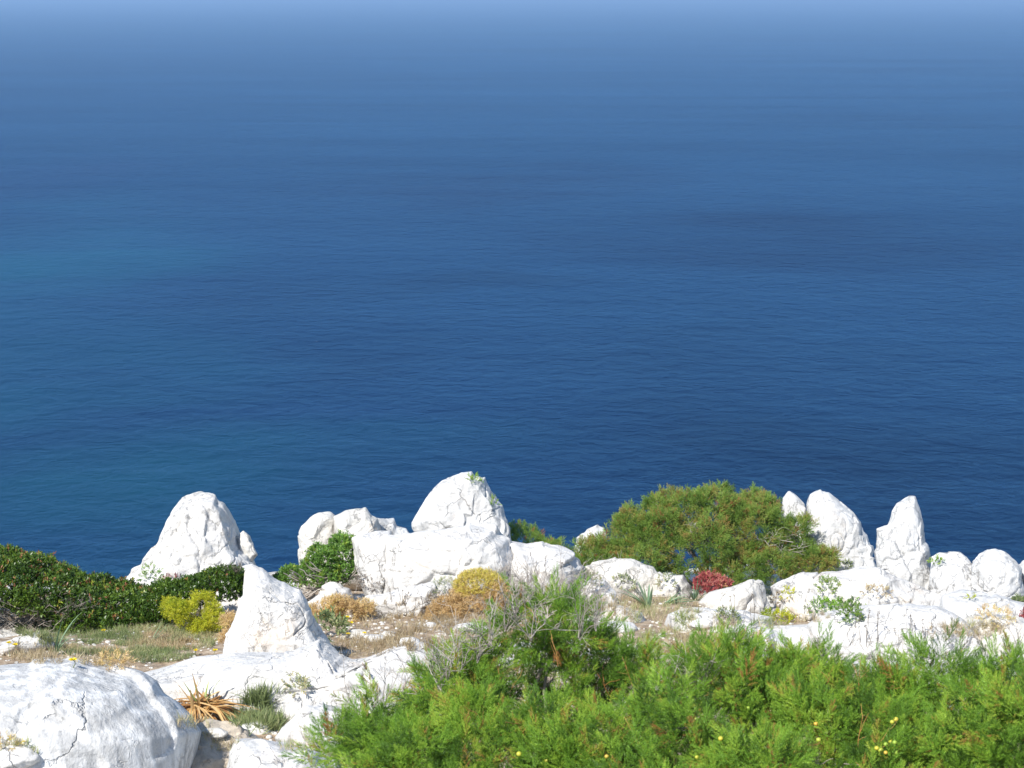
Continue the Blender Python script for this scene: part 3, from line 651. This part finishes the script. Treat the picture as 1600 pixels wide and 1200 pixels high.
for (r, P, D, bs), lb in FJ: stems(r, lb, 14, .0019, M_STEM, .085)
def fore_dead(root, spots, Y, L, n_, r=.0022):
    for px, py in spots: dead_twigs(root, [at(px, py, Y)], L, r, n_)
fore_dead(roots[0], [(700,1065),(720,1050),(745,1035),(765,1010),(790,985),(690,1080),(805,965),(905,1000),(930,985),(830,1000)], 6.25, .14, 5)
fore_dead(roots[0], [(560,1120),(580,1110),(600,1090),(630,1080),(545,1150),(505,1180)], 6.1, .10, 2)
fore_dead(roots[1], [(1100,1075),(1075,1080),(1060,1090)], 6.0, .09, 5)
fore_dead(roots[2], [(1370,1050),(1420,1050),(1400,1045),(1290,1040)], 6.2, .09, 3, .0018)
fore_dead(roots[3], [(1500,1020),(1460,1035),(1590,1015)], 6.2, .09, 3, .0018)

# ------------------------------------------------------------------ shrubs behind
YJ = 15.6
BJ = shrub('juniper_shrub', 'wide olive green juniper with rusty tips left of the spires', 'shrub',
    lobes_px([(1048, 832, 62, 42, 0, 90), (1110, 806, 60, 40, .1, 90), (1170, 825, 60, 42, .1, 90), (1000, 870, 80, 34, -.2, 90), (1090, 865, 95, 48, -.2, 110), (1190, 882, 72, 30, -.2, 80), (1235, 850, 30, 26, 0, 50),
              (940, 878, 62, 22, -.1, 60), (1270, 885, 34, 22, -.3, 40), (1058, 803, 38, 22, .1, 60), (1115, 785, 28, 14, .1, 50), (975, 845, 30, 22, 0, 50), (880, 862, 28, 12, 0, 40), (1250, 822, 18, 12, -.1, 25), (1195, 793, 25, 14, .1, 40), (1150, 890, 60, 22, -.4, 60), (985, 815, 22, 14, 0, 30), (1292, 873, 14, 10, -.3, 20)], YJ),
    PLUC, M_JUNB, 1050, .66, up=.4, tint=(.60, .34), inner=.12, gap=(6, -.27), lump=.35, clump=(13, .33, .68), trunk=(.022, 9), red=.035)
mb = MB()
for px, py in [(1185, 880), (1205, 862), (1215, 890), (1190, 845), (1225, 870), (1240, 850), (1090, 830), (1130, 875)]:
    for _ in range(3): twigs(mb, np.array(at(px, py, YJ-.35))+rng.normal(size=3)*.03, rng.normal(size=3)+np.array([0, -.6, .1]), .13, .004, 2, .7, rng.uniform(.5, 1), 3)
mb.build('dead_twig', M_TWIG, BJ[0])
shrub('evergreen_shrub', 'small olive bush peeping over the end of the white ridge', 'shrub', lobes_px([(818, 850, 30, 24, 0, 35), (795, 840, 16, 16, 0, 20), (845, 862, 18, 14, 0, 20)], 17.2), PLUC, M_JUNB, 700, .7, up=.7, tint=(.4, .2), trunk=(.008, 2), red=.05)
YL = 13.6
LB = shrub('evergreen_hedge', 'dark leathery hedge with red tips sloping down from the left border', 'shrub',
    lobes_px([(-60, 912, 110, 48, 0, 120), (20, 915, 75, 40, 0, 100), (70, 928, 60, 34, -.1, 90), (130, 950, 60, 38, -.1, 90), (185, 955, 60, 34, -.1, 80), (235, 962, 45, 30, -.1, 60), (205, 975, 55, 22, -.35, 50)], YL),
    LEAFY, M_LEN, 3800, .72, up=.55, tint=(.40, .22), inner=.3, lump=.22, trunk=(.012, 6), red=.004, zmin=-.25)
# reddish growing tips along its top
P, D = LB[1], LB[2]; k = (D[:, 2] > .9) & (rng.uniform(size=len(P)) < .05); q = P[k]
mbt = scatter(SMALL, q+np.array([0, 0, .03]), np.array([[0, 0, 1.]])+rng.normal(size=q.shape)*.4, rng.uniform(.7, 1.5, len(q)), rng.uniform(.9, 1.2, len(q)))
mbt.build('shoot_tips', M_LEN, LB[0])
mb = MB()
for _ in range(420):
    px = rng.uniform(-80, 120); py = rng.uniform(946, 996); p = np.array(at(px, py, YL-.5+rng.uniform(0, .4)))
    twigs(mb, p, (rng.normal(), rng.normal()*.5, .5), .12, .003, 2, .8, rng.uniform(.1, .7), 2)
mb.build('dead_twig', M_TWIG, LB[0])
L2 = shrub('evergreen_hedge', 'low dark green mat of leathery leaves under the conical boulder', 'shrub',
    lobes_px([(262, 938, 40, 22, 0, 50), (305, 928, 42, 20, 0, 50), (345, 915, 36, 22, 0, 45), (240, 955, 40, 24, -.1, 50), (365, 905, 16, 14, 0, 25), (365, 925, 18, 16, 0, 25)], 13.4),
    LEAFY, M_LEN, 3800, .68, up=.6, tint=(.36, .2), inner=.3, lump=.12, trunk=(.01, 3), red=.01, zmin=-.35)
mb = MB()
for _ in range(22): twigs(mb, np.array(at(rng.uniform(350, 378), rng.uniform(890, 905), 13.35)), (rng.normal()*.3, 0, 1), .06, .002, 1, .5, rng.uniform(0, .5), 3)
mb.build('dead_twig', M_TWIG, L2[0])
GB = shrub('evergreen_shrub', 'round green bush with exposed grey roots beside the pitted block', 'shrub',
    lobes_px([(535, 868, 28, 24, 0, 35), (512, 880, 28, 22, -.05, 32), (545, 893, 20, 20, -.05, 28), (485, 897, 26, 16, -.05, 28), (455, 905, 22, 13, -.05, 22), (430, 912, 12, 8, -.05, 14), (520, 905, 26, 16, -.12, 25)], 14.9),
    LEAFB, M_GRN, 3600, .5, up=.6, tint=(.42, .3), inner=.3, lump=.25, trunk=None, clump=(8, .4, .8))
mb = MB()
for px, py, dx, dz in [(520, 915, -1.2, -.55), (505, 918, -1.2, -.6), (490, 922, -1, -.5), (530, 905, -.8, .4), (480, 912, -.6, .6), (505, 908, -.5, .8), (540, 910, .4, .6)]:
    for _ in range(3):
        p = np.array(at(px+rng.uniform(-6, 6), py+rng.uniform(-3, 3), 14.75)); dd = np.array([dx, -.3, dz])+rng.normal(size=3)*.12
        pts = p+dd/np.linalg.norm(dd)*np.linspace(0, .24, 7)[:, None]+np.cumsum(rng.normal(size=(7, 3))*.006, 0); tube(mb, pts, .007, .003, rng.uniform(.5, 1), 5)
for _ in range(90): twigs(mb, np.array(at(rng.uniform(462, 560), rng.uniform(900, 935), 14.75)), rng.normal(size=3)+np.array([0, -.3, .4]), .08, .0028, 1, .7, rng.uniform(.2, .9), 3)
mb.build('root', M_TWIG, GB[0])
def cushion(label, L, Y, mat, tint, dens=5200, tp=None, sc_=1.0, name='cushion_shrub', **kw):
    return shrub(name, label, 'shrub', lobes_px(L, Y), tp or FINE, mat, dens, sc_, up=.35, tint=tint, inner=.25, lump=.5, jit=.6, trunk=None, clump=(9, .42, .7), gap=(9, -.28), **kw)
cushion('yellow green spurge cushion tucked under the dark hedge', [(300, 962, 40, 24, 0, 35), (322, 972, 30, 28, 0, 32), (280, 955, 28, 16, 0, 25), (318, 990, 22, 16, -.05, 25)], 13.0, M_YEL, (.42, .2))
cushion('dry straw tuft between spurge cushion and wedge rock', [(362, 985, 16, 26, 0, 20), (358, 1005, 16, 14, -.05, 20)], 12.75, M_TAN, (.45, .2), 3500)
cushion('round tan cushion with a yellow flower in front', [(512, 962, 40, 29, 0, 34), (548, 963, 34, 26, .05, 30), (530, 980, 32, 16, -.05, 25)], 13.7, M_TAN, (.42, .3))
TS = cushion('tall tan dry shrub with yellow top beside the bare grey shrub', [(745, 943, 44, 32, 0, 40), (712, 960, 34, 24, -.05, 35), (770, 965, 30, 30, -.1, 30), (690, 972, 34, 20, -.1, 30), (725, 975, 34, 18, -.15, 30)], 13.8, M_TAN, (.30, .22), 4200)
lb = lobes_px([(750, 914, 38, 19, .05, 30)], 13.8); P, D = sample(lb, 6500, .2, .1, 5)
scatter(FINE, P, D+np.array([0, 0, .5])+rng.normal(size=D.shape)*.4, rng.uniform(.7, 1.3, len(P)), np.clip(.9+rng.normal(size=len(P))*.1, 0, 1)).build('yellow_top', M_TAN, TS[0])
cushion('red leaved spurge shrub at the foot of the olive juniper', [(1112, 916, 20, 14, 0, 22), (1098, 920, 11, 11, 0, 14), (1128, 914, 10, 10, 0, 14), (1106, 904, 9, 7, 0, 12)], 14.6, M_RED, (.5, .35), 4500, SMALL, 1.1)
cushion('small red withered clump by the right border', [(1595, 972, 14, 12, 0, 16), (1610, 968, 16, 13, 0, 16)], 13.2, M_RED, (.25, .2), 3500, SMALL, 1.0)
cushion('grey green tuft on the flat rock by the right border', [(1582, 950, 12, 12, 0, 14), (1596, 944, 12, 10, 0, 14)], 13.6, M_GRS, (.3, .2), 2500, SMALL, 1.1)

def small_plant(label, px, py, w_, h_, mat, tint, tp=SMALL, dens=2500, s_=1.0, name='small_plant', cat='plant', group=None):
    p, nr = hit(px, py); Y = p[1]; s = mpp(Y); c = p+np.array([0, 0, h_*s*.35])
    return shrub(name, label, cat, [(c, np.array([w_*s/2, w_*s/2.4, h_*s/2]))], tp, mat, dens, s_, up=.5, tint=tint, inner=.5, lump=.4, jit=.6, group=group)
small_plant('yellow green plant on top of the perched boulder', 741, 754, 22, 12, M_GRN, (.75, .2), dens=1800)
small_plant('yellow green plant in a cleft on the right of the perched boulder', 772, 792, 14, 18, M_GRN, (.75, .2), dens=1600)
small_plant('loose pale green plant before the conical boulder', 238, 910, 34, 30, M_GRN, (.4, .3), dens=1300)
small_plant('purplish dry sprig beside the pale green plant', 268, 912, 24, 18, M_RED, (.1, .1), dens=700)
small_plant('green and yellow plant on the squat pale block', 1464, 884, 18, 14, M_GRN, (.6, .3), dens=2200)
small_plant('bright green creeping weeds right of the triangular rock', 1285, 955, 50, 18, M_JUN, (.45, .2), dens=2200)
small_plant('trailing green weeds behind the long flat slab', 1330, 947, 50, 10, M_JUN, (.4, .2), dens=1800)
small_plant('bushy red and green plant on the long flat slab', 1330, 972, 34, 30, M_JUNB, (.5, .4), dens=2600)
small_plant('ochre and green weed above the triangular rock', 1295, 928, 34, 30, M_JUNB, (.65, .3), dens=1800)
small_plant('ochre moss plant left of the triangular rock', 1230, 935, 20, 22, M_YEL, (.5, .3), dens=1500)
small_plant('yellow green weeds at the foot of the triangular rock', 1212, 973, 60, 18, M_YEL, (.35, .3), dens=1700)
small_plant('rusty dry weed behind the triangular rock', 1215, 950, 18, 30, M_DRY, (.2, .2), dens=1400)
small_plant('thin dry clump on the white ridge below the spires', 1368, 930, 44, 16, M_DRY, (.6, .2), dens=800)
small_plant('tiny yellow green weed on the flat rock floor', 1517, 938, 12, 10, M_YEL, (.4, .2), dens=1500)
small_plant('dusty green tuft on the flat slab beside the weeds', 1135, 966, 36, 16, M_GRS, (.4, .3), dens=1800)
small_plant('dry pale brown weeds under the flat white slab', 1105, 1018, 70, 26, M_DRY, (.5, .3), FINE, 1300)
small_plant('grey green plant with pale leaves beside the bare shrub', 920, 925, 40, 40, M_GRS, (.5, .3), dens=900)
small_plant('pale green leafy weed left of the strap leaved plant', 975, 925, 30, 34, M_GRS, (.55, .3), dens=1200)
small_plant('leafy pale weed between the two strap leaved plants', 1040, 922, 26, 30, M_GRS, (.6, .3), dens=900)
small_plant('dusty green leafy plant under the round tan cushion', 515, 998, 60, 40, M_GRS, (.35, .3), LEAFB, 700, .8)
small_plant('pale dry leafy weed crowning the grey green tuft', 463, 1085, 32, 38, M_GRS, (.75, .3), SMALL, 2000, 1.0)
small_plant('straw coloured clump at the edge of the lower boulder', 178, 1042, 50, 24, M_TAN, (.5, .3), FINE, 2600)
small_plant('straw coloured tuft left of the yellow stained stone', 8, 1172, 30, 30, M_TAN, (.6, .3), FINE, 2200)
small_plant('reddish withered weed on the little peeping rock', 1175, 1010, 26, 26, M_RED, (.75, .15), FINE, 1300)
small_plant('pinkish dry flower heads along the long flat slab', 1470, 1000, 40, 24, M_DRY, (.3, .2), FINE, 700)
small_plant('straw tuft at the right end of the long flat slab', 1555, 972, 60, 26, M_TAN, (.6, .3), FINE, 1300)
small_plant('reddish brown dried weeds below the green bush', 575, 920, 44, 26, M_TWIG, (.4, .3), SMALL, 1200)
small_plant('grey dry thistle left of the tall tan shrub', 695, 925, 40, 26, M_GRS, (.5, .3), FINE, 1500)
small_plant('dark green weed at the foot of the spires', 1318, 890, 30, 16, M_GRS, (.1, .1), SMALL, 1500)

# ------------------------------------------------------------------ bare grey shrub
p, nr = hit(845, 945); root = thing('bare_shrub', 'bare grey twiggy shrub behind the tall dark juniper', 'shrub', p)
mb = MB()
for _ in range(75):
    px = rng.uniform(775, 905); q, _n = hit(px, 955); d = (rng.normal()*.3+(px-845)/160, rng.normal()*.3, 1)
    twigs(mb, q, d, rng.uniform(.16, .30), .0038, 2, .45, rng.uniform(.55, 1), 3)
mb.build('branch', M_TWIG, root)

# ------------------------------------------------------------------ strap leaved plants
def strap(p, d, L, wd, droop, mb, tint):
    d = np.array(d, float); d /= np.linalg.norm(d); s = np.cross(d, [0, 0, 1.]); s /= max(1e-6, np.linalg.norm(s))
    pts = [np.array(p, float)]; k = 8
    for i in range(k): d = d+np.array([0, 0, -droop/k]); d /= np.linalg.norm(d); pts.append(pts[-1]+d*L/k)
    V = []; T = []
    for i, q in enumerate(pts):
        f = i/k; wq = wd*(1-f**2.2)*.5+.0008; up = np.cross(s, d)*wq*.45
        V += [q-s*wq, q-np.array([0, 0, wq*.6]), q+s*wq]
    for i in range(k):
        a = i*3; T += [[a, a+1, a+4], [a, a+4, a+3], [a+1, a+2, a+5], [a+1, a+5, a+4]]
    mb.add(V, T, tint)
def strap_plant(label, px, py, n_, L, wd, mat, el=(.5, 1.4), droop=(.3, 1.2), az=None, tint=(.2, .9), group=None):
    p, nr = hit(px, py); root = thing('strap_leaf_plant', label, 'plant', p, group)
    for i in range(n_):
        mb = MB(); a = rng.uniform(0, 2*math.pi) if az is None else rng.uniform(*az); e = rng.uniform(*el)
        strap(p+np.array([math.cos(a), math.sin(a), 0])*.012-np.array([0, 0, .01]), (math.cos(a)*math.cos(e), math.sin(a)*math.cos(e), math.sin(e)), L*rng.uniform(.6, 1.1), wd*rng.uniform(.7, 1.1), rng.uniform(*droop), mb, rng.uniform(*tint))
        mb.build('leaf', mat, root)
    return root
SG = 'strap leaved plants among the rocks'
strap_plant('blue green spiky strap leaved plant before the cream boulder', 1014, 948, 15, .26, .028, M_STRAP, (.6, 1.4), (.1, .7), group=SG)
strap_plant('blue green strap leaved plant leaning right', 1036, 944, 13, .26, .026, M_STRAP, (.3, .9), (.1, .6), (-.7, .7), group=SG)
strap_plant('narrow leaved green plant left of the red shrub', 1086, 938, 16, .24, .014, M_STRAP, (.7, 1.5), (.1, .6), tint=(.1, .6), group=SG)
strap_plant('arching green strap leaves rising before the hedge, left side', 84, 1022, 7, .34, .016, M_STRAP, (.8, 1.4), (.5, 2.2), (-.8, .9), tint=(.1, .6), group=SG)
strap_plant('single pair of green strap leaves right of the arching ones', 232, 1003, 3, .22, .016, M_STRAP, (.7, 1.1), (0, .4), (-.3, .6), tint=(.3, .6), group=SG)
strap_plant('green strap leaves poking over the top of the hedge', 55, 905, 5, .16, .012, M_STRAP, (.5, 1.1), (.3, 1), tint=(.3, .9), group=SG)
# withered one
p, nr = hit(312, 1112)
root = thing('withered_plant', 'withered orange brown strap leaved plant sprawling on the slab', 'plant', p)
for i in range(120):
    mb = MB(); a = rng.uniform(0, 2*math.pi); e = rng.uniform(.0, .6); L = rng.uniform(.18, .36)
    if rng.uniform() < .5: a = -abs(a % math.pi)
    if i < 11: e = rng.uniform(.95, 1.45); L = rng.uniform(.12, .22)
    strap(p+rng.normal(size=3)*np.array([.05, .03, .012])+np.array([.02, -.13, .085]), (math.cos(a)*math.cos(e), math.sin(a)*math.cos(e), math.sin(e)), L, rng.uniform(.008, .019), rng.uniform(.4, 2.0) if i >= 11 else rng.uniform(0, .7), mb, rng.uniform(0, .85) if i > 3 else 1.0)
    mb.build('leaf', M_STRAW, root)

# ------------------------------------------------------------------ yellow flowers
FLW = 'yellow wild flowers'
for px, py, lab in [(14, 1004, 'yellow flower nearest the left border'), (24, 1007, 'small yellow flower beside the one at the left border'), (306, 1016, 'pair of yellow blooms above the long slab'), (336, 1016, 'yellow bloom between spurge cushion and slab'),
                    (114, 1031, 'tiny yellow flower at the top of the huge boulder'), (499, 960, 'yellow flower in front of the round tan cushion'), (543, 964, 'yellow flower at the right side of the round tan cushion'),
                    (549, 973, 'dull yellow flower under the right side of the tan cushion'), (544, 990, 'yellow flower on the white stone, left'), (570, 989, 'yellow flower on the white stone, right'), (162, 985, 'faint yellow flower in the grass before the hedge')]:
    q, _n = hit(px, py+6); q = q+np.array([0, -.05, 0]); s = mpp(q[1]); c = np.array(at(px, py, q[1])); b0 = down(c[0], c[1])
    if c[2]-b0[2] > .25 or c[2] < b0[2]: b0 = c-np.array([0, 0, .12])
    root = thing('yellow_flower', lab, 'flower', b0, FLW)
    mb = MB(); tube(mb, [b0, (b0+c)/2+rng.normal(size=3)*.004, c], .0022, .0016, .3, 4); mb.build('stem', M_GRS, root)
    mb = MB()
    for k in range(18):
        a = k*2*math.pi/9+rng.uniform(-.1, .1); V, T = blade(c, (math.cos(a), math.sin(a)-.25, .25 if k < 9 else .7), .021 if k < 9 else .014, .009); mb.add(V, T, rng.uniform(0, 1))
    mb.build('petals', M_FLOW, root)

# ------------------------------------------------------------------ grass
def bladetpl(L, wd, k):
    mb = MB()
    for _ in range(k):
        d = np.array([rng.normal()*.35, rng.normal()*.35, 1]); V, T = blade(rng.normal(size=3)*np.array([.012, .012, 0]), d, L*rng.uniform(.5, 1.2), wd, bend=rng.uniform(-.6, .6)); mb.add(V, T, .5+rng.normal()*.12)
    return tpl(mb)
GT = [bladetpl(.10, .0042, 7) for _ in range(8)]
def grass(name, label, patches, mat, dens, s_, tint):
    P = []
    for px, py, rx, ry in patches:
        for _ in range(int(rx*ry*dens)):
            a = rng.uniform(0, 2*math.pi); q = math.sqrt(rng.uniform()); p, nr = hit(px+rx*q*math.cos(a), py+ry*q*math.sin(a))
            if nr[2] > .3: P.append(p-np.array([0, 0, .005]))
    P = np.array(P); k = fbm(P*5, 2, 9) > -.32; P = P[k]
    D = np.array([[0, 0, 1.]])+rng.normal(size=P.shape)*.3
    t = tint[0]+tint[1]*fbm(P*4, 2, 3)*2+rng.normal(size=len(P))*.12
    o = scatter(GT, P, D, s_*rng.uniform(.5, 1.3, len(P)), t).build(name, mat)
    return tag(o, label, 'grass', kind='stuff')
grass('grass', 'grey green grass and herbs below the dark hedge', [(190, 1000, 110, 28), (120, 1000, 60, 25), (300, 1000, 40, 18), (230, 1020, 80, 16), (60, 985, 40, 12)], M_GRS, .8, .5, (.5, .5))
grass('dry_grass', 'dry brown grass between the cushions and the foreground juniper', [(640, 985, 90, 32), (720, 990, 80, 30), (600, 1005, 60, 20), (780, 985, 50, 30), (560, 1010, 40, 18), (680, 950, 40, 18), (620, 955, 40, 14)], M_DRY, .22, .6, (.3, .25))
grass('grass_tuft', 'soft grey green grass tuft in the gully', [(415, 1115, 48, 30), (440, 1100, 30, 20), (400, 1130, 40, 16)], M_GRS, .5, .9, (.3, .15))
grass('dry_stubble', 'short straw stubble at the left border', [(30, 1020, 60, 14), (60, 1030, 50, 8), (170, 1030, 60, 12)], M_DRY, .2, .6, (.4, .25))
grass('gully_grass', 'thin dry grass in the gaps around the lower rocks', [(470, 1165, 40, 10), (350, 1150, 30, 25), (300, 1130, 30, 10), (20, 1180, 40, 20)], M_DRY, .16, .5, (.6, .25))
grass('meadow_grass', 'sparse mixed grass around the strap leaved plants', [(960, 955, 70, 22), (1040, 955, 60, 20), (1100, 975, 60, 12), (1100, 1018, 50, 12), (1060, 1000, 60, 25), (900, 955, 50, 15), (1260, 965, 40, 8), (1200, 975, 30, 8), (1520, 985, 50, 12)], M_DRY, .26, .65, (.55, .35))

# dark stalks with seed heads rising before the white rocks
for i, (px, py, n_, lab) in enumerate([(640, 960, 14, 'thin dark seed stalks before the low rock shelf'), (1165, 975, 6, 'dark seed stalks on the flat white slab'), (1240, 960, 4, 'dark stalk with seed heads before the triangular rock'),
                                      (1350, 1005, 8, 'upright brown stalks at the front of the long flat slab'), (1420, 1010, 8, 'thin brown stalks right of the slab centre'), (850, 905, 7, 'tall thin stalk above the bare grey shrub')]):
    mb = MB(); ps = []
    for _ in range(n_):
        q, _n = hit(px+rng.uniform(-28, 28), py+rng.uniform(-6, 6)); ps.append(q); L = rng.uniform(.10, .24)
        e = q+np.array([rng.normal()*.03, rng.normal()*.03, L]); tube(mb, [q, (q+e)/2+rng.normal(size=3)*.006, e], .0022, .0014, .2, 3)
        for _k in range(4): V, T = blade(e-np.array([0, 0, rng.uniform(0, .04)]), rng.normal(size=3)+np.array([0, 0, .6]), .014, .007); mb.add(V, T, .2)
    o = link('seed_stalks', *mb.get()[:2], M_TWIG, tint=mb.get()[2]); tag(o, lab, 'plant', 'dry seed stalks')

# ------------------------------------------------------------------ haze
bm = bmesh.new(); bmesh.ops.create_cube(bm, size=1)
me = bpy.data.meshes.new('haze'); bm.to_mesh(me); bm.free()
hz = bpy.data.objects.new('haze', me); sc.collection.objects.link(hz)
hz.scale = (2*R+2000, 2*R+2000, CH+6); hz.location = (0, 0, (CH+4)/2-1); tag(hz, 'thin pale sea haze', kind='stuff')
m = bpy.data.materials.new('haze air'); m.use_nodes = True; n = m.node_tree; n.nodes.clear()
o = n.nodes.new('ShaderNodeOutputMaterial'); pv = n.nodes.new('ShaderNodeVolumePrincipled')
pv.inputs['Color'].default_value = (.41, .63, .94, 1); pv.inputs['Density'].default_value = 2.7e-4; pv.inputs['Anisotropy'].default_value = .2
n.links.new(pv.outputs[0], o.inputs['Volume']); me.materials.append(m)
